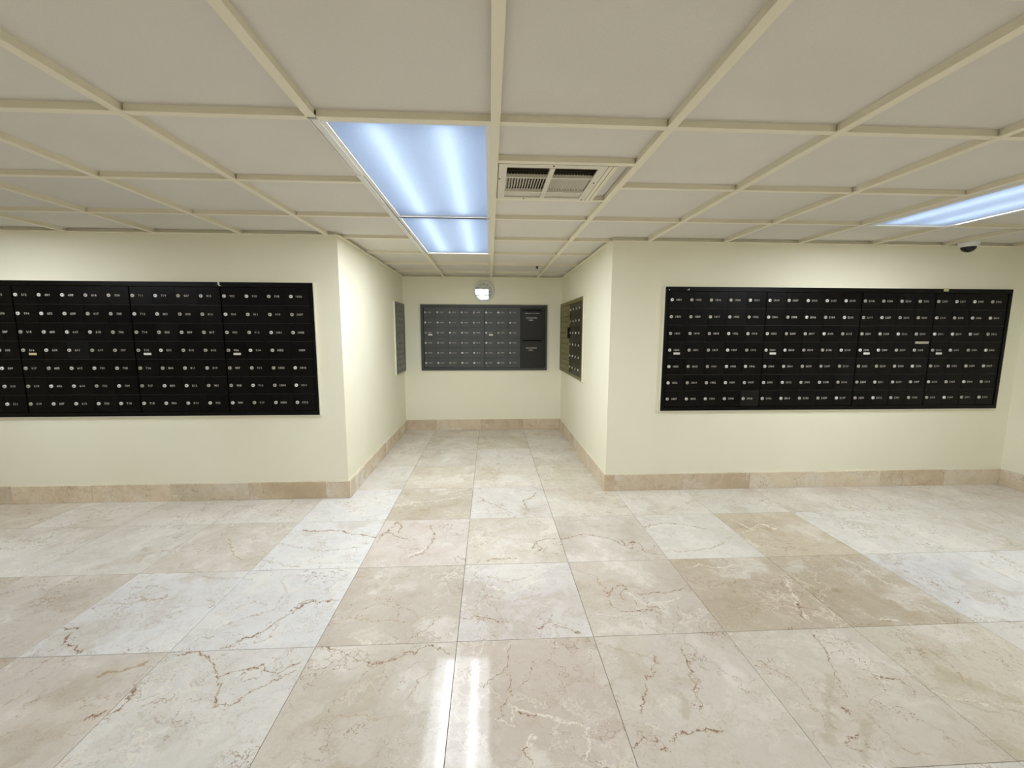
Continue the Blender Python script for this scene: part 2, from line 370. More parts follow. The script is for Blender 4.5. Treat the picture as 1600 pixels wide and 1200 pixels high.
M_WHITE = plain('white_enamel', srgb(238, 237, 232), 0.4)
M_HOUSING = plain('grey_housing', srgb(205, 212, 226), 0.6)
M_VENT = plain('vent_enamel', srgb(232, 226, 208), 0.5)
M_VENTM = plain('dark_vent_enamel', srgb(120, 106, 84), 0.6)  # darker tone for the near slats
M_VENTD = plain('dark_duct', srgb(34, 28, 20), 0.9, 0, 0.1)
M_RUST = plain('rust_spot', srgb(120, 92, 52), 0.8)
M_LENS = lens_material()
M_TUBE = emitter('fluorescent_tube', (0.74, 0.89, 1.0, 1), TUBE_GLOW)
M_CHROME = plain('brushed_chrome', srgb(226, 226, 222), 0.3, 0.45)
M_FACE = plain('clock_face_grey', srgb(218, 218, 208), 0.6)
M_INK = plain('clock_ink', srgb(52, 54, 50), 0.6)
M_GLASS = clock_glass()
M_DOME = plain('smoked_dome', srgb(22, 18, 20), 0.15)

# ------------------------------------------------------------------ walls
WT = 0.12
def wall(name, x0, x1, y0, y1, label):
    return struct(obj(name, MB().box(x0, x1, y0, y1, -0.05, TOP), M_WALL), label)
wall('wall_left', XW, XL - WT, YL, YL + WT, 'cream painted wall left of the alcove')
wall('wall_alcove_left', XL - WT, XL, YL, YB, 'cream left side wall of the alcove')
wall('wall_back', XL - WT, XR + WT, YB, YB + WT, 'cream back wall of the alcove under the clock')
wall('wall_alcove_right', XR, XR + WT, YR, YB, 'cream right side wall of the alcove')
wall('wall_right', XR + WT, XE + WT, YR, YR + WT, 'cream painted wall right of the alcove')
wall('wall_end', XE, XE + WT, YW, YR, 'cream end wall at the right edge')
wall('wall_far_left', XW - WT, XW, YW, YL + WT, 'cream wall beyond the left edge')
wall('wall_rear', XW - WT, XE + WT, YW - WT, YW, 'cream wall behind the viewer')

# ------------------------------------------------------------------ floor of marble tiles
FI0, FI1, FJ0, FJ1 = -8, 7, -3, 6          # tiles laid one by one
x_t0, y_t0 = XF + FI0 * T, YF + FJ0 * T
floor = MB().box(XW - 0.1, XE + 0.1, YW - 0.1, YB + 0.1, -0.06, -0.008, 0)
floor.box(XW - 0.1, XE + 0.1, YW - 0.1, y_t0 - 0.001, -0.008, 0.0, 1)
floor.box(XW - 0.1, x_t0 - 0.001, y_t0 - 0.001, YL + 0.05, -0.008, 0.0, 1)
floor = struct(obj('floor', floor, [M_GROUT, M_STONE]), 'polished cream marble tile floor')
floor.color = srgb(214, 204, 186)
WHITE, LIGHT, BEIGE, MID, TAN = (235, 234, 231), (231, 226, 217), (224, 216, 204), (214, 204, 190), (206, 193, 172)
PINK = (222, 208, 192)
TILE_COLOURS = {
 (-3, -1): BEIGE, (-2, -1): (228, 225, 218), (-1, -1): (223, 215, 202), (0, -1): (215, 203, 190), (1, -1): (225, 217, 205), (2, -1): (223, 214, 200), (3, -1): (225, 217, 200), (4, -1): LIGHT,
 (-5, 0): BEIGE, (-4, 0): BEIGE, (-3, 0): WHITE, (-2, 0): WHITE, (-1, 0): MID, (0, 0): (230, 224, 218), (1, 0): (221, 211, 197), (2, 0): (208, 195, 174), (3, 0): (206, 193, 170), (4, 0): WHITE, (5, 0): WHITE,
 (-6, 1): BEIGE, (-5, 1): LIGHT, (-4, 1): LIGHT, (-3, 1): BEIGE, (-2, 1): WHITE, (-1, 1): (224, 214, 203), (0, 1): (226, 218, 204), (1, 1): BEIGE, (2, 1): (230, 226, 216), (3, 1): (212, 199, 176), (4, 1): (230, 227, 219), (5, 1): LIGHT, (6, 1): LIGHT,
 (-2, 2): WHITE, (-1, 2): (214, 203, 184), (0, 2): LIGHT, (1, 2): (226, 219, 205), (2, 2): (230, 225, 214), (3, 2): (230, 225, 214), (4, 2): (228, 222, 210), (5, 2): LIGHT,
 (-2, 3): LIGHT, (-1, 3): (224, 215, 197), (0, 3): (229, 222, 208), (1, 3): (224, 216, 198), (-2, 4): (230, 224, 210), (-1, 4): BEIGE, (0, 4): LIGHT, (1, 4): BEIGE,
 (-2, 5): BEIGE, (-1, 5): BEIGE, (0, 5): (220, 210, 190), (1, 5): BEIGE, (-2, 6): LIGHT, (-1, 6): BEIGE, (0, 6): BEIGE, (1, 6): BEIGE}
tile_me = MB().chamfer(0.0011, T - 0.0011, 0.0011, T - 0.0011, -0.008, 0.0, 0.0003, 'z').mesh('floor_tile', [M_STONE])
for j in range(FJ0, FJ1 + 1):
    for i in range(FI0, FI1 + 1):
        x0, y0 = XF + i * T, YF + j * T
        if x0 > XE or y0 > YB:
            continue
        if (x0 + T < XL and y0 > YL) or (x0 > XR and y0 > YR):
            continue
        me = tile_me
        if (i, j) in VEINS:
            me = tile_me.copy()
            me.materials[0] = stone('veined_marble', VEINS[(i, j)], vein_amount=1.0)
        o = link('floor_tile', me, floor, (x0, y0, random.uniform(-0.0004, 0.0)))
        col = TILE_COLOURS.get((i, j)) or random.choice([LIGHT, BEIGE, BEIGE, LIGHT, MID, WHITE])
        if (i, j) not in TILE_COLOURS and j >= 1 and i > 1:
            col = random.choice([LIGHT, WHITE, (230, 225, 214)])
        if (i, j) not in TILE_COLOURS and i < -3:
            col = random.choice([LIGHT, BEIGE, (224, 214, 198)])
        k = random.uniform(0.95, 0.975)
        o.color = srgb(*[min(255, c * k) for c in col])

# ------------------------------------------------------------------ marble baseboards, stone by stone
BH, BD = 0.137, 0.015
BCOL = [(222, 204, 177), (226, 209, 182), (217, 198, 169), (227, 212, 187), (222, 203, 175)]
def baseboard(name, label, start, end, joints, loc, rz):
    """runs along local x from start to end, its face looks to local -y"""
    strip = MB().box(start, end, -0.004, 0.0, 0.0, BH + 0.006)
    root = struct(obj(name, strip, M_CAULK, None, loc, (0, 0, rz)), label)
    ed = [start] + [q for q in joints if start < q < end] + [end]
    for a, b in zip(ed, ed[1:]):
        o = obj('stone_piece', MB().chamfer(a + 0.0006, b - 0.0006, 0.0, BH + random.uniform(-0.001, 0.001), -0.001, -BD - random.uniform(0, 0.001), 0.001, 'y'), M_BASE, root)
        k = random.uniform(0.97, 1.03)
        o.color = srgb(*[min(255, c * k) for c in random.choice(BCOL)])
    return root
baseboard('baseboard_left', 'brown beige marble baseboard along the left wall', XW, XL + BD, [-6.55 + 0.583 * k for k in range(5)] + [-3.643, -3.062, -2.48, -1.89, -1.30], (0, YL, 0), 0)
baseboard('baseboard_right', 'brown beige marble baseboard along the right wall', XR - BD, XE, [1.034, 1.616, 2.198, 2.785, 3.366, 3.95], (0, YR, 0), 0)
baseboard('baseboard_back', 'marble baseboard across the back of the alcove', XL, XR, [-0.72, -0.128, 0.45], (0, YB, 0), 0)
baseboard('baseboard_alcove_left', 'marble baseboard on the left side of the alcove', 0.0, YB - YL - BD, [0.55, 1.14, 1.73], (XL, YL, 0), math.pi / 2)
baseboard('baseboard_alcove_right', 'marble baseboard on the right side of the alcove', BD, YB - YR, [0.42, 1.0, 1.59], (XR, YB, 0), -math.pi / 2)
baseboard('baseboard_end', 'marble baseboard along the right end wall', BD, YR - YW, [0.45 + 0.583 * k for k in range(11)], (XE, YR, 0), -math.pi / 2)

# ------------------------------------------------------------------ suspended ceiling
CJ0, CI0 = -2, -8                     # first row / column laid piece by piece
PZ = H + 0.024                        # underside of the panels
RW, TW = 0.016, 0.0135                # half widths of runner and cross tee
yc0, xc0 = YC + CJ0 * G, XC + CI0 * G
ceil = MB().box(XW - WT, XE + WT, YW - WT, YB + WT, TOP, TOP + 0.06)
ceil.box(XW, XE, YW, yc0 - RW, PZ, PZ + 0.03)
ceil.box(XW, xc0 - RW, yc0 - RW, YL, PZ, PZ + 0.03)
ceiling = struct(obj('ceiling', ceil, M_CEIL), 'suspended ceiling of pale panels in a cream grid')
LIGHT_CELLS = {(-1, 0), (-1, 1), (-1, 2), (-1, 3), (4, 0), (4, 1), (-6, 0), (-6, 1)}
def region_y1(xa, xb):
    xm = (xa + xb) / 2
    return YB if XL < xm < XR else (YL if xm <= XL else YR)
panel_cache = {}
def panel(x0, x1, y0, y1):
    key = (round(x1 - x0, 3), round(y1 - y0, 3))
    if key not in panel_cache:
        panel_cache[key] = MB().box(0, x1 - x0, 0, y1 - y0, 0, 0.016).mesh('ceiling_panel', [M_CEIL])
    link('ceiling_panel', panel_cache[key], ceiling, (x0, y0, PZ + random.uniform(-0.001, 0.001)))
tee_cache = {}
def cross_tee(x0, x1, y):
    key = round(x1 - x0, 3)
    if key not in tee_cache:
        m = MB().box(0, x1 - x0, -TW, TW, 0.0, 0.004)
        m.box(0, x1 - x0, -TW + 0.004, TW - 0.004, 0.004, 0.027)
        tee_cache[key] = m.mesh('cross_tee', [M_GRID])
    link('cross_tee', tee_cache[key], ceiling, (x0, y, H + random.uniform(-0.0006, 0.0006)))
def runner(x, y0, y1):
    m = MB().box(x - RW, x + RW, y0, y1, H - 0.0025, H + 0.003)
    m.box(x - RW + 0.004, x + RW - 0.004, y0, y1, H + 0.003, H + 0.027)
    obj('runner', m, M_GRID, ceiling)
for i in range(CI0, 8):
    xa = XC + i * G
    xb = min(xa + G, XE)
    if xa > XE:
        break
    # main runner on the left of this column
    if i == -1:
        runner(xa, yc0, YC - 0.014)
        runner(xa, YC + 4 * G, YB)
    elif i == -2:
        runner(xa, yc0, YL)
    else:
        runner(xa, yc0, YB if XL < xa < XR else (YL if xa < 0 else YR))
    halves = [(xa, xb)]
    if xa < XR < xb:
        halves = [(xa, XR), (XR, xb)]
    elif xa < XL < xb:
        halves = [(xa, XL), (XL, xb)]
    for ha, hb in halves:
        yend = region_y1(ha, hb)
        pa = ha + (RW if ha == xa else 0.0)
        pb = hb - (RW if hb == xa + G else 0.0)
        j = CJ0
        rows = []
        while YC + j * G < yend:
            rows.append(j)
            j += 1
        cuts = [YC + j * G for j in rows]
        if i == 0:                                     # the column that holds the air vent
            cuts.remove(YC + 1 * G)
            cuts += [1.842, 2.338]
            cuts.sort()
        for k, y0 in enumerate(cuts):
            y1 = cuts[k + 1] if k + 1 < len(cuts) else yend
            jj = round((y0 - YC) / G, 2)
            lit = (i, int(math.floor((y0 + 0.01 - YC) / G))) in LIGHT_CELLS
            if not (i in (-1, 4, -6) and (i, int(round(jj)) - 1) in LIGHT_CELLS and lit):
                if (ha, hb) == (xa, xb) or region_y1(ha, hb) == YB or y0 < min(YL, YR) - 0.02:
                    if not (len(halves) == 2 and y0 < min(YL, YR) - 0.02 and ha != xa):
                        xe = pb if not (len(halves) == 2 and y0 < min(YL, YR) - 0.02) else xb - RW
                        cross_tee(pa, xe, y0)
            if lit:
                continue
            if i == 0 and abs(y0 - 1.842) < 0.01:
                panel(0.557, pb, y0 + 0.01, y1 - 0.01)   # narrow strip beside the vent
                continue
            if len(halves) == 2 and y0 < min(YL, YR) - 0.02:
                if region_y1(ha, hb) == YB:                 # one whole panel, cut only inside the alcove
                    panel(xa + 0.006, xb - 0.006, y0 + 0.005, y1 - 0.005)
                continue
            panel(ha + (0.006 if ha == xa else 0), hb - (0.006 if hb == xa + G else 0), y0 + 0.005, y1 - 0.005)
def angle(x0, x1, y0, y1):
    m = MB().box(x0, x1, y0, y1, H - 0.004, H + 0.001)
    obj('wall_angle', m, M_GRID, ceiling)
aw = 0.022
angle(XW, XL, YL - aw, YL)
angle(XR, XE, YR - aw, YR)
angle(XL, XR, YB - aw, YB)
angle(XL, XL + aw, YL, YB - aw)
angle(XR - aw, XR, YR, YB - aw)
angle(XE - aw, XE, yc0, YR - aw)

# ------------------------------------------------------------------ ceiling light fixtures
def area(name, parent, loc, sx, sy, watts, col=LAMP_COLOUR):
    l = bpy.data.lights.new(name, 'AREA')
    l.shape = 'RECTANGLE'
    l.size, l.size_y = sx, sy
    l.energy = watts
    l.color = col
    o = bpy.data.objects.new(name, l)
    scene.collection.objects.link(o)
    o.parent = parent
    o.location = loc
    return o
def ceiling_light(i, j, label, ends=(None, None), fw=0.018, drop=0.0, rear=False, streaks=False, gain=1.0):
    x0, y0 = XC + i * G + 0.0165, YC + j * G
    w, d = G - 0.033, 2 * G - 0.016
    root = tag(empty('ceiling_light', (x0 + w / 2, y0 + G, H)), label, 'light', 'recessed fluorescent ceiling lights')
    hw, hd = w / 2, d / 2
    z0, z1 = 0.002 - drop, 0.018
    f = MB()
    e0, e1 = ends[0] or fw, ends[1] or fw                # frame width at the near and the far end
    for a in ((-hw, -hw + fw, -hd, hd), (hw - fw, hw, -hd, hd), (-hw + fw, hw - fw, -hd, -hd + e0), (-hw + fw, hw - fw, hd - e1, hd)):
        f.box(a[0], a[1], a[2], a[3], z0, z1)
    obj('frame', f, M_WHITE, root)
    lz = 0.013 - drop
    obj('lens', MB().add([(-hw + fw, -hd + e0, lz), (hw - fw, -hd + e0, lz), (hw - fw, hd - e1, lz), (-hw + fw, hd - e1, lz)], [(3, 2, 1, 0)]), M_LENS, root)
    top = 0.135
    hs = MB()
    hs.box(-hw, hw, -hd, hd, top, top + 0.01)
    hs.box(-hw, -hw + 0.01, -hd, hd, z1, top).box(hw - 0.01, hw, -hd, hd, z1, top)
    hs.box(-hw + 0.01, hw - 0.01, -hd, -hd + 0.01, z1, top).box(-hw + 0.01, hw - 0.01, hd - 0.01, hd, z1, top)
    obj('housing', hs, M_HOUSING, root)
    for s in (() if rear else (-1, 1)):
        t = obj('tube', MB().lathe([(0.016, -hd + 0.05), (0.016, hd - 0.05)], 6, 'y', (s * 0.125, 0, 0.064)), M_TUBE, root)
    area('lamp_glow', root, (0, 0, lz - 0.006), w - 2 * fw - 0.01, d - 2 * fw - (0.10 if fw > 0.02 else 0.01), gain * (REAR_PANEL_W if rear else LAMP_PANEL_W + (0 if streaks else 2 * LAMP_TUBE_W)))
    if streaks:
        for s in (-1, 1):
            area('tube_glow', root, (s * 0.125, 0, lz - 0.008), 0.07, d - 0.1, gain * LAMP_TUBE_W)
    return root
near = ceiling_light(-1, 0, 'large lit ceiling light panel nearest the camera, left of the air vent', (None, 0.007), streaks=True)
ceiling_light(-1, 2, 'smaller looking lit ceiling light over the alcove, beyond the first panel', (0.005, None), streaks=True, gain=1.22)
ceiling_light(4, 0, 'lit ceiling light with a wide white frame at the right edge', (None, None), 0.034, 0.012, gain=1.25)
ceiling_light(-6, 0, 'lit ceiling light beyond the left edge of the view')
ceiling_light(-1, -6, 'lit ceiling light behind the viewer in the middle', rear=True)
ceiling_light(4, -6, 'lit ceiling light behind the viewer to the right', rear=True)
ceiling_light(-6, -6, 'lit ceiling light behind the viewer to the left', rear=True)
obj('gap_shadow', MB().box(-0.27, 0.27, G - 0.0062, G + 0.0062, 0.0005, 0.006), M_VENTD, near)['label'] = 'dark strip drawn as the shaded gap between the two lights'  # dark strip put in for the shadow between the fixtures
# white trim strips that stand in for the runner along the left side of the two middle lights
for a, b, dx in ((0.0, 0.50, 0.006), (0.505, 0.93, 0.0), (0.935, 2.435, -0.003)):
    o = obj('runner_stand_in', MB().box(XC - G - 0.014 + dx, XC - G + 0.012 + dx, YC + a, YC + b, H - 0.003, H + 0.012).box(XC - G - 0.016, XC - G - 0.012, YC + a, YC + b, H - 0.002, H + 0.03), M_WHITE, ceiling)
    o['label'] = 'white strip standing in for the runner beside the light'

# ------------------------------------------------------------------ air vent
vx0, vx1, vy0, vy1 = 0.042, 0.512, 1.858, 2.322
vent = tag(empty('air_vent', (vx0, vy0, H)), 'white metal ceiling air vent with louvres beside the big light', 'vent')
vw, vd = vx1 - vx0, vy1 - vy0
fr = MB()
fb = 0.036
fr.box(0, fb, 0, vd, -0.002, 0.006).box(vw - fb, vw, 0, vd, -0.002, 0.006)
fr.box(fb, vw - fb, 0, fb, -0.002, 0.006).box(fb, vw - fb, vd - 0.03, vd, -0.002, 0.006)
obj('frame', fr, M_VENT, vent)
obj('centre_bar', MB().box(vw / 2 - 0.011, vw / 2 + 0.011, fb, vd - 0.03, -0.004, 0.008), M_VENT, vent)
ya, yb2 = fb + 0.115, vd - 0.03 - 0.088
obj('cross_bar', MB().box(fb, vw - fb, ya - 0.006, ya + 0.006, -0.003, 0.012), M_VENT, vent)
obj('cross_bar', MB().box(fb, vw - fb, yb2 - 0.006, yb2 + 0.006, -0.003, 0.012), M_VENT, vent)
duct = MB().box(fb - 0.02, vw - fb + 0.02, fb - 0.02, vd - 0.02, 0.10, 0.104)
for a in ((fb - 0.02, fb - 0.016, fb - 0.02, vd - 0.02), (vw - fb + 0.016, vw - fb + 0.02, fb - 0.02, vd - 0.02), (fb - 0.02, vw - fb + 0.02, fb - 0.02, fb - 0.016), (fb - 0.02, vw - fb + 0.02, vd - 0.024, vd - 0.02)):
    duct.box(a[0], a[1], a[2], a[3], 0.006, 0.10)
obj('duct', duct, M_VENTD, vent)
def slat_mesh(length, axis, tilt, mat):
    m = MB().box(0, length, -0.0008, 0.0008, -0.009, 0.009)
    c, s = math.cos(tilt), math.sin(tilt)
    m.v = [(x, y * c - z * s, y * s + z * c) for x, y, z in m.v]
    if axis == 'y':
        m.v = [(-y, x, z) for x, y, z in m.v]
    return m.mesh('slat', [mat])
half = vw / 2 - 0.011 - fb
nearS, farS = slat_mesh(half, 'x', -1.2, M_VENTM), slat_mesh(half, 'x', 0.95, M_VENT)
leftS, rightS = slat_mesh(yb2 - ya - 0.012, 'y', 0.62, M_VENT), slat_mesh(yb2 - ya - 0.012, 'y', -0.62, M_VENT)
for hx in (fb, vw / 2 + 0.011):
    for k in range(5):
        link('slat', nearS, vent, (hx, fb + 0.014 + k * 0.0205, 0.015))
    for k in range(6):
        link('slat', farS, vent, (hx, yb2 + 0.014 + k * 0.0135, 0.011))
for k in range(14):
    link('slat', leftS, vent, (fb + 0.007 + k * 0.0134, ya + 0.006, 0.013))
    link('slat', rightS, vent, (vw / 2 + 0.016 + k * 0.0134, ya + 0.006, 0.013))
for (sx, sy) in ((0.006, 0.17), (vw - 0.016, 0.2), (vw / 2, 0.01), (vw - 0.02, vd - 0.012), (0.14, vd - 0.012)):
    obj('screw', MB().lathe([(0.004, 0), (0.004, -0.0035)], 8, 'z', (sx, sy, -0.001)), M_RUST, vent)
obj('side_strip', MB().box(vw + 0.002, vw + 0.018, 0, vd, -0.004, 0.012), M_GRID, vent)
obj('side_strip', MB().box(vw + 0.022, vw + 0.04, 0, vd, -0.004, 0.02), M_GRID, vent)

# ------------------------------------------------------------------ dome camera, sprinkler
dome = tag(empty('dome_camera', (3.735, 3.165, H - 0.004)), 'small white dome security camera with dark bubble at the ceiling edge', 'camera')
obj('base', MB().lathe([(0.062, 0.0), (0.062, -0.012), (0.052, -0.034), (0.046, -0.036)], 24, 'z'), M_WHITE, dome, smooth=False)
prof = [(0.046 * math.cos(a * math.pi / 16), -0.036 - 0.040 * math.sin(a * math.pi / 16)) for a in range(8)]
obj('bubble', MB().lathe(prof, 24, 'z'), M_DOME, dome, smooth=True)
obj('screw', MB().lathe([(0.005, 0), (0.005, -0.002)], 8, 'y', (0.012, -0.058, -0.014)), M_INK, dome)
spr = tag(empty('sprinkler_head', (0.535, 4.79, PZ)), 'tiny dark sprinkler head in the alcove ceiling', 'sprinkler')
obj('socket', MB().lathe([(0.018, 0.0), (0.018, -0.004), (0.008, -0.006), (0.008, -0.02)], 12, 'z'), M_VENTD, spr)
obj('deflector', MB().lathe([(0.014, -0.02), (0.014, -0.023)], 12, 'z'), M_INK, spr)

# ------------------------------------------------------------------ lettering
def glyph_mesh(text):
    cu = bpy.data.curves.new('glyph', 'FONT')
    cu.body = text
    cu.resolution_u = 2
    o = bpy.data.objects.new('glyph', cu)
    scene.collection.objects.link(o)
    bpy.context.view_layer.update()
    me = bpy.data.meshes.new_from_object(o.evaluated_get(bpy.context.evaluated_depsgraph_get()))
    vs_ = [tuple(v.co) for v in me.vertices]
    fs = [tuple(p.vertices) for p in me.polygons]
    bpy.data.objects.remove(o)
    bpy.data.curves.remove(cu)
    bpy.data.meshes.remove(me)
    return vs_, fs
GLYPHS = {c: glyph_mesh(c) for c in '0123456789'}
def number_mesh(text, size, width):
    m = MB()
    for k, c in enumerate(text):
        vs_, fs = GLYPHS[c]
        xs = [v[0] for v in vs_]
        mid = (min(xs) + max(xs)) / 2
        m.add([((v[0] - mid) * size * 1.05 + (k + 0.5) * width, -0.0004, (v[1] - 0.34) * size) for v in vs_], fs)
    return m.mesh('number', [M_NUM])
def word_mesh(text, size):
    vs_, fs = glyph_mesh(text)
    xs = [v[0] for v in vs_]
    mid = (min(xs) + max(xs)) / 2
    return MB().add([((v[0] - mid) * size, -0.0004, v[1] * size) for v in vs_], fs).mesh('lettering', [M_NUM])

# ------------------------------------------------------------------ mailboxes
PITCH_X, PITCH_Z = 0.160, 0.133
def box_numbers(start, count):
    """flats run 01-12, 14-19 on every storey"""
    out, n = [], start
    while len(out) < count:
        u = n % 100
        if u == 13:
            n += 1
            continue
        if u > 19:
            n = (n // 100 + 1) * 100 + 1
            continue
        out.append(n)
        n += 1
    return out
lock_me = MB().lathe([(0.0125, 0.0), (0.0125, 0.004), (0.0105, 0.0065), (0.0, 0.0065)], 14, 'y', cap1=False)
lock_me.box(-0.0012, 0.0012, -0.0072, -0.0064, -0.0045, 0.0045, 1).lathe([(0.0032, 0.0064), (0.0032, 0.0071)], 8, 'y', mat=1)
lock_me = lock_me.mesh('lock', [M_LOCK, M_KEYHOLE])
plate_me = MB().chamfer(-0.0265, 0.0265, -0.0085, 0.0085, 0.0, -0.0018, 0.0008, 'y')
plate_w, plate_y = plate_me.mesh('label_plate', [M_PLATE]), plate_me.mesh('label_plate', [M_PLATEY])
def door_mesh(px, pz, mat):
    return MB().chamfer(0.0005, px - 0.0005, 0.0022, pz - 0.0022, -0.0115, -0.0165, 0.0007, 'y').mesh('door', [mat])
def mailbox_unit(label, loc, rz, cols, rows, px, pz, numbers, mats, plates=(), swaps=None, nolock=(), group=None, numbered=True, lock_mat=None, shelf_m=None):
    """loc: lower left corner of the unit on its wall; boxes are numbered down each column"""
    door_m, body_m = mats
    root = tag(empty('mailbox_unit', loc, rz), label, 'mailbox unit', group)
    w, h = cols * px, rows * pz
    b = MB().box(0, w, -0.011, 0.0, 0, h)
    b.box(-0.002, 0.0, -0.0178, 0.0, 0, h, 1).box(w, w + 0.001, -0.0178, 0.0, 0, h, 1)
    for r in range(1, rows):
        b.box(0.001, w - 0.001, -0.0168, -0.0110, r * pz - 0.0012, r * pz + 0.0012, 2)
    obj('body', b, [body_m, M_VOID, shelf_m or M_SHELF], root)
    dm = door_mesh(px, pz, door_m)
    lk = lock_me
    if lock_mat:
        lk = lock_me.copy()
        lk.materials[0] = lock_mat
    n = 0
    for c in range(cols):
        for r in range(rows):
            me = dm
            if swaps and (c, r) in swaps:
                me = dm.copy()
                me.materials[0] = swaps[(c, r)]
            d = link('door', me, root, (c * px, random.uniform(-0.0004, 0.0004), (rows - 1 - r) * pz),
                     (random.uniform(-0.002, 0.002), 0, random.uniform(-0.002, 0.002)))
            if (c, r) not in nolock:
                link('lock', lk, d, (0.0225, -0.0165, pz / 2), (0, random.uniform(-1.5, 1.5), 0))
            if numbered:
                tx = str(numbers[n])
                wd = 0.0125
                link('number', number_mesh(tx, 0.0225, wd), d, (0.078 - len(tx) * wd / 2, -0.0165, pz / 2))
            n += 1
            for pc, pr, pm in plates:
                if (pc, pr) == (c, r):
                    link('label_plate', pm, d, (0.083, -0.0165, pz / 2 - 0.0275))
    return root
def surround(label, loc, rz, x0, x1, z0, z1, ix0, ix1, iz0, iz1, mat, group=None):
    """dark frame round a bank of boxes, with the bead of caulk round it"""
    root = tag(empty('mailbox_surround', loc, rz), label, 'frame', group)
    def bar(pts, name='frame_bar', m=mat, d=-0.021):
        n_ = len(pts)
        mb = MB().add([(x, d, z) for x, z in pts] + [(x, 0.0, z) for x, z in pts],
                      [tuple(range(n_))] + [tuple(range(2 * n_ - 1, n_ - 1, -1))] + [((k + 1) % n_, k, k + n_, (k + 1) % n_ + n_) for k in range(n_)])
        return obj(name, mb, m, root)
    bar([(x0, z0), (x1, z0), (ix1, iz0), (ix0, iz0)])
    bar([(ix0, iz1), (ix1, iz1), (x1, z1), (x0, z1)])
    bar([(x0, z0), (ix0, iz0), (ix0, iz1), (x0, z1)])
    bar([(ix1, iz0), (x1, z0), (x1, z1), (ix1, iz1)])
    e = 0.008
    for a in ((x0 - e, x1 + e, z0 - e, z0), (x0 - e, x1 + e, z1, z1 + e * 0.4), (x0 - e, x0, z0, z1), (x1, x1 + e, z0, z1)):
        obj('caulk_bead', MB().box(a[0], a[1], -0.017, 0.0, a[2], a[3]), M_CAULK, root)
    return root

ZB = 0.709
EPS = 0.0015                          # everything hangs this far clear of the plaster
YL0, YR0, YB0, XL0, XR0W = YL, YR, YB, XL, XR
YL, YR, YB, XL, XR = YL - EPS, YR - EPS, YB - EPS, XL + EPS, XR - EPS
BL = (M_BLACK, M_BLACKF)
GL = 'black mailbox units on the left wall'
GR = 'black mailbox units on the right wall'
# left wall: 4 + 5 + 4 + 4 columns of seven boxes
nums = box_numbers(414, 7 * 17 + 0)
seq = box_numbers(301, 400)
s0 = seq.index(505) - 21
def take(a, k):
    return seq[a:a + k]
i512 = seq.index(512)
mailbox_unit('black mailbox unit cut off by the left photo edge', (-4.073, YL, ZB), 0, 4, 7, PITCH_X, PITCH_Z, take(i512 - 28, 28), BL, group=GL)
mailbox_unit('black five-column mailbox unit on left wall, boxes 512 to 710, yellowed plate', (-3.428, YL, ZB), 0, 5, 7, PITCH_X, PITCH_Z, take(i512, 35), BL,
             [(0, 3, plate_y)], {(2, 3): M_DARK}, group=GL)
mailbox_unit('black four-column mailbox unit on left wall, boxes 711 to 902', (-2.623, YL, ZB), 0, 4, 7, PITCH_X, PITCH_Z, take(i512 + 35, 28), BL, [(0, 3, plate_w)], group=GL)
mailbox_unit('black four-column mailbox unit nearest the alcove on left wall, boxes 903 to 1012', (-1.978, YL, ZB), 0, 4, 7, PITCH_X, PITCH_Z, take(i512 + 63, 28), BL,
             [(0, 3, plate_w)], nolock=[(3, 3)], group=GL)
sl = surround('black outer frame round the mailboxes on the left wall', (0, YL, 0), 0, -4.10, -1.314, 0.678, 1.674, -4.077, -1.335, ZB - 0.001, ZB + 7 * PITCH_Z + 0.001, M_BLACKF)
# right wall: 5 + 5 + 4 + 4 columns
seqr = box_numbers(1801, 200)
XR0 = 1.424
mailbox_unit('black five-column mailbox unit nearest the alcove on right wall, boxes 1801 to 1918', (XR0, YR, ZB), 0, 5, 7, PITCH_X, PITCH_Z, seqr[0:35], BL,
             [(0, 3, plate_w)], {(4, 6): M_BROWN}, group=GR)
mailbox_unit('black five-column mailbox unit on right wall, boxes 1919 to 2117', (XR0 + 0.803, YR, ZB), 0, 5, 7, PITCH_X, PITCH_Z, seqr[35:70], BL, [(0, 3, plate_w)], group=GR)
u3 = mailbox_unit('black four-column mailbox unit on right wall with silver pull, boxes 2118 to 2308', (XR0 + 1.607, YR, ZB), 0, 4, 7, 0.1575, PITCH_Z, seqr[70:98], BL, [(0, 3, plate_w)], group=GR)
mailbox_unit('black four-column mailbox unit at the far right end, boxes 2309 to 2419', (XR0 + 2.24, YR, ZB), 0, 4, 7, 0.1575, PITCH_Z, seqr[98:126], BL, [(0, 3, plate_w)], group=GR)
pull = MB().chamfer(0.0, 0.115, -0.010, 0.010, -0.016, -0.024, 0.003, 'y')
o = obj('pull_plate', pull, M_SILVER, u3, (3 * 0.1575 + 0.022, 0, 3.97 * PITCH_Z))
o['label'] = 'silver metal pull plate'
sr = surround('black outer frame round the mailboxes on the right wall', (0, YR, 0), 0, 1.392, 4.325, 0.678, 1.675, XR0 - 0.004, XR0 + 2.24 + 0.633, ZB - 0.001, ZB + 7 * PITCH_Z + 0.001, M_BLACKF)
def scrap(parent, x, z, w, h, mat, name='paint_chip'):
    obj(name, MB().box(x, x + w, -0.0225, -0.0208, z, z + h), mat, parent)
scrap(sl, -1.992, 1.652, 0.012, 0.022, M_PLATE)
scrap(sl, -1.985, 1.645, 0.012, 0.006, M_PLATE)
scrap(sr, 1.415, 1.646, 0.008, 0.007, M_PLATE)
scrap(sr, 1.565, 1.648, 0.016, 0.005, M_PLATE)
scrap(sr, 1.577, 1.648, 0.005, 0.014, M_PLATE)
scrap(sr, 3.715, 1.655, 0.042, 0.026, M_PLATEY, 'tape_scrap')
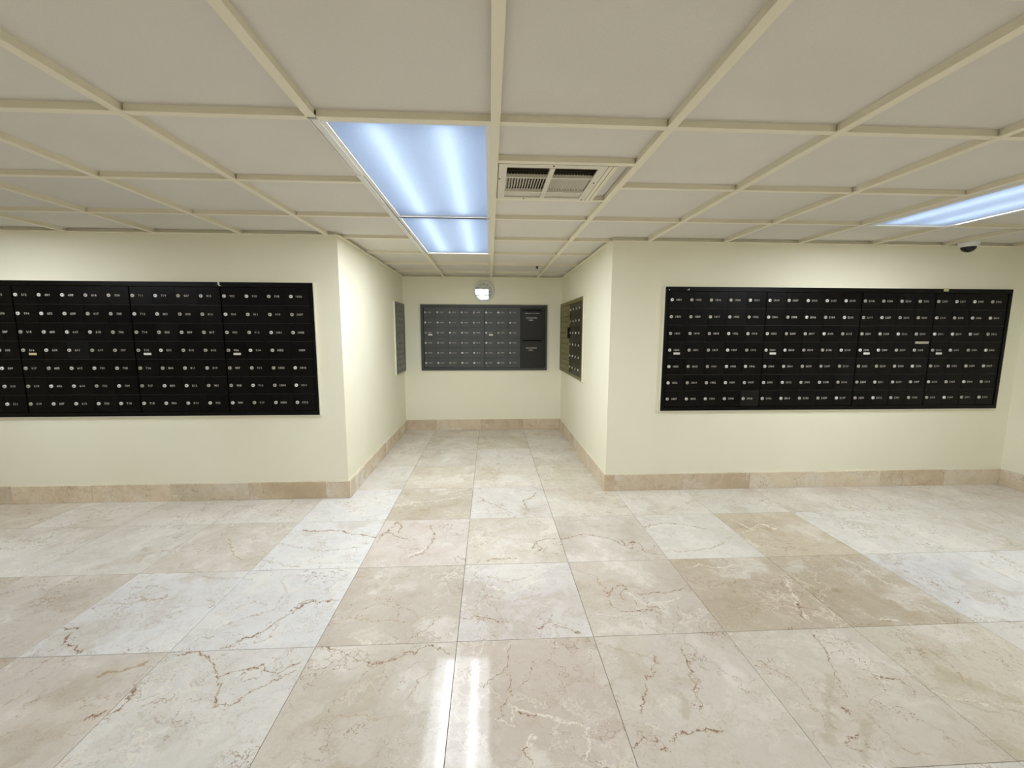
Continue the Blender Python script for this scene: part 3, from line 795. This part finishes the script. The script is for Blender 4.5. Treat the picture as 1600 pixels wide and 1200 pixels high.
# back wall of the alcove: 5 + 3 columns of six, and the outgoing mail unit
SL = (M_SLATE, M_SLATEF)
GB = 'slate grey mailbox units on the alcove back wall'
PBX, PBZ, ZB2, XB0 = 0.158, 0.132, 0.841, -0.860
seqb = box_numbers(2501, 60)
mailbox_unit('slate grey mailbox unit at left of the alcove back wall, five columns', (XB0, YB, ZB2), 0, 5, 6, PBX, PBZ, seqb[0:30], SL, [(0, 2, plate_w)], group=GB, shelf_m=M_SLATE)
mailbox_unit('slate grey mailbox unit in the middle of the alcove back wall, three columns', (XB0 + 5 * PBX + 0.003, YB, ZB2), 0, 3, 6, PBX, PBZ, seqb[30:48], SL, [(0, 2, plate_w)], group=GB, shelf_m=M_SLATE)
surround('slate grey outer frame round the mailboxes under the clock', (0, YB, 0), 0, -0.900, 0.762, 0.804, 1.668, XB0 - 0.004, 0.736, ZB2 - 0.001, ZB2 + 6 * PBZ + 0.001, M_SLATEF)
og = tag(empty('mail_drop_unit', (XB0 + 8 * PBX + 0.007, YB, ZB2)), 'outgoing mail drop unit with two letter slots beside the slate grey mailboxes', 'mail drop')
ow, oh = 0.734 - (XB0 + 8 * PBX + 0.007), 6 * PBZ
obj('body', MB().box(0, ow, -0.011, 0, 0, oh), M_BLACKF, og)
M_DROP = box_metal('mail_drop_metal', (0.016, 0.016, 0.013, 1), (0.020, 0.020, 0.016, 1), 0.42, 0.45)
out_me, mail_me = word_mesh('OUTGOING', 0.027), word_mesh('MAIL', 0.027)
for z0, z1, extra in ((0.0, oh * 0.5, False), (oh * 0.5, oh, True)):
    slot_z = z1 - 0.034
    pn = MB().chamfer(0.0015, ow - 0.0015, z0 + 0.0015, slot_z - 0.006, -0.010, -0.0165, 0.0014, 'y')
    pn.chamfer(0.0015, ow - 0.0015, slot_z + 0.006, z1 - 0.0015, -0.010, -0.0165, 0.0014, 'y')
    pn.box(0.0015, 0.022, -0.0165, -0.010, slot_z - 0.006, slot_z + 0.006).box(ow - 0.046, ow - 0.0015, -0.0165, -0.010, slot_z - 0.006, slot_z + 0.006)
    pa = obj('panel', pn, M_DROP, og)
    obj('letter_slot', MB().box(0.022, ow - 0.046, -0.0125, -0.0105, slot_z - 0.006, slot_z + 0.006), M_VOID, pa)
    link('lettering', out_me, pa, (ow / 2 - 0.02, -0.0166, slot_z - 0.108))
    link('lettering', mail_me, pa, (ow / 2 - 0.025, -0.0166, slot_z - 0.139))
    if extra:
        xx = 0.055
        for wd in (0.045, 0.03, 0.04, 0.05):
            obj('worn_lettering', MB().box(xx, xx + wd, -0.0171, -0.0165, slot_z - 0.042, slot_z - 0.036), M_NUM, pa)
            xx += wd + 0.008
# right side of the alcove: two units of six rows
GA = 'mailbox units with painted reflections on the alcove right wall'
OL = (M_OLIVE, M_OLIVE)
SLK = dict(shelf_m=M_SLATE)
ya0 = 5.535
mailbox_unit('mailbox unit with painted olive reflection deep in the alcove on its right wall, one black door', (XR, ya0, ZB2 + 0.004), -math.pi / 2, 4, 6, PBX, PBZ, seqb, OL, swaps={(3, 2): M_DARK}, group=GA, numbered=False, lock_mat=M_OLIVE, shelf_m=M_BROWNISH)
mailbox_unit('mailbox unit with painted brown reflection on the alcove right wall, the one nearer the room', (XR, ya0 - 4 * PBX - 0.012, ZB2 + 0.004), -math.pi / 2, 4, 6, PBX, PBZ, seqb, (M_BROWNISH, M_OLIVE), group=GA, numbered=False)
surround('outer frame with painted olive reflection on the right side wall of the alcove', (XR, ya0, 0), -math.pi / 2, -0.025, 1.305, 0.812, 1.676, -0.004, 1.279, ZB2 + 0.003, ZB2 + 0.005 + 6 * PBZ, M_OLIVE)
# left side of the alcove
mailbox_unit('slate grey mailbox unit with painted pale reflection on the alcove left wall, seen edge-on', (XL, 5.045, ZB2), math.pi / 2, 3, 6, PBX, PBZ, seqb, (M_PALE, M_PALE), numbered=False, lock_mat=M_PALE, shelf_m=M_BROWNISH)
surround('slate grey outer frame with painted pale reflection on the left side wall of the alcove', (XL, 5.045, 0), math.pi / 2, -0.03, 0.50, 0.806, 1.668, -0.004, 3 * PBX + 0.003, ZB2 - 0.001, ZB2 + 6 * PBZ + 0.001, M_PALE)

# ------------------------------------------------------------------ wall clock
clock = tag(empty('wall_clock', (-0.072, YB, 1.838)), 'round chrome wall clock above the slate grey mailboxes', 'clock')
R = 0.133
obj('rim', MB().lathe([(R, 0.0), (R, 0.030), (R - 0.004, 0.036), (R - 0.012, 0.036), (R - 0.018, 0.026), (R - 0.018, 0.004)], 40, 'y', cap0=False, cap1=False), M_CHROME, clock, smooth=True)
obj('face', MB().lathe([(R - 0.004, 0.0), (R - 0.004, 0.012)], 40, 'y'), M_FACE, clock)
for k in range(1, 13):
    vs_, fs = glyph_mesh(str(k))
    xs, ys = [v[0] for v in vs_], [v[1] for v in vs_]
    mx, my = (min(xs) + max(xs)) / 2, (min(ys) + max(ys)) / 2
    a = math.radians(90 - 30 * k)
    obj('numeral', MB().add([((v[0] - mx) * 0.034 + 0.088 * math.cos(a), -0.0126, (v[1] - my) * 0.034 + 0.088 * math.sin(a)) for v in vs_], fs), M_INK, clock)
def hand(name, deg, length, w, y, tail=0.015):
    a = math.radians(90 - deg)
    o = obj(name, MB().box(-tail, length, y - 0.0008, y, -w / 2, w / 2), M_INK, clock)
    o.rotation_euler = (0, -a, 0)
hand('hour_hand', 272, 0.062, 0.008, -0.0150)
hand('minute_hand', 94, 0.085, 0.006, -0.0170)
hand('second_hand', 25, 0.09, 0.002, -0.0190)
obj('glass', MB().lathe([(R - 0.012, 0.028), (R - 0.012, 0.030)], 40, 'y'), M_GLASS, clock)
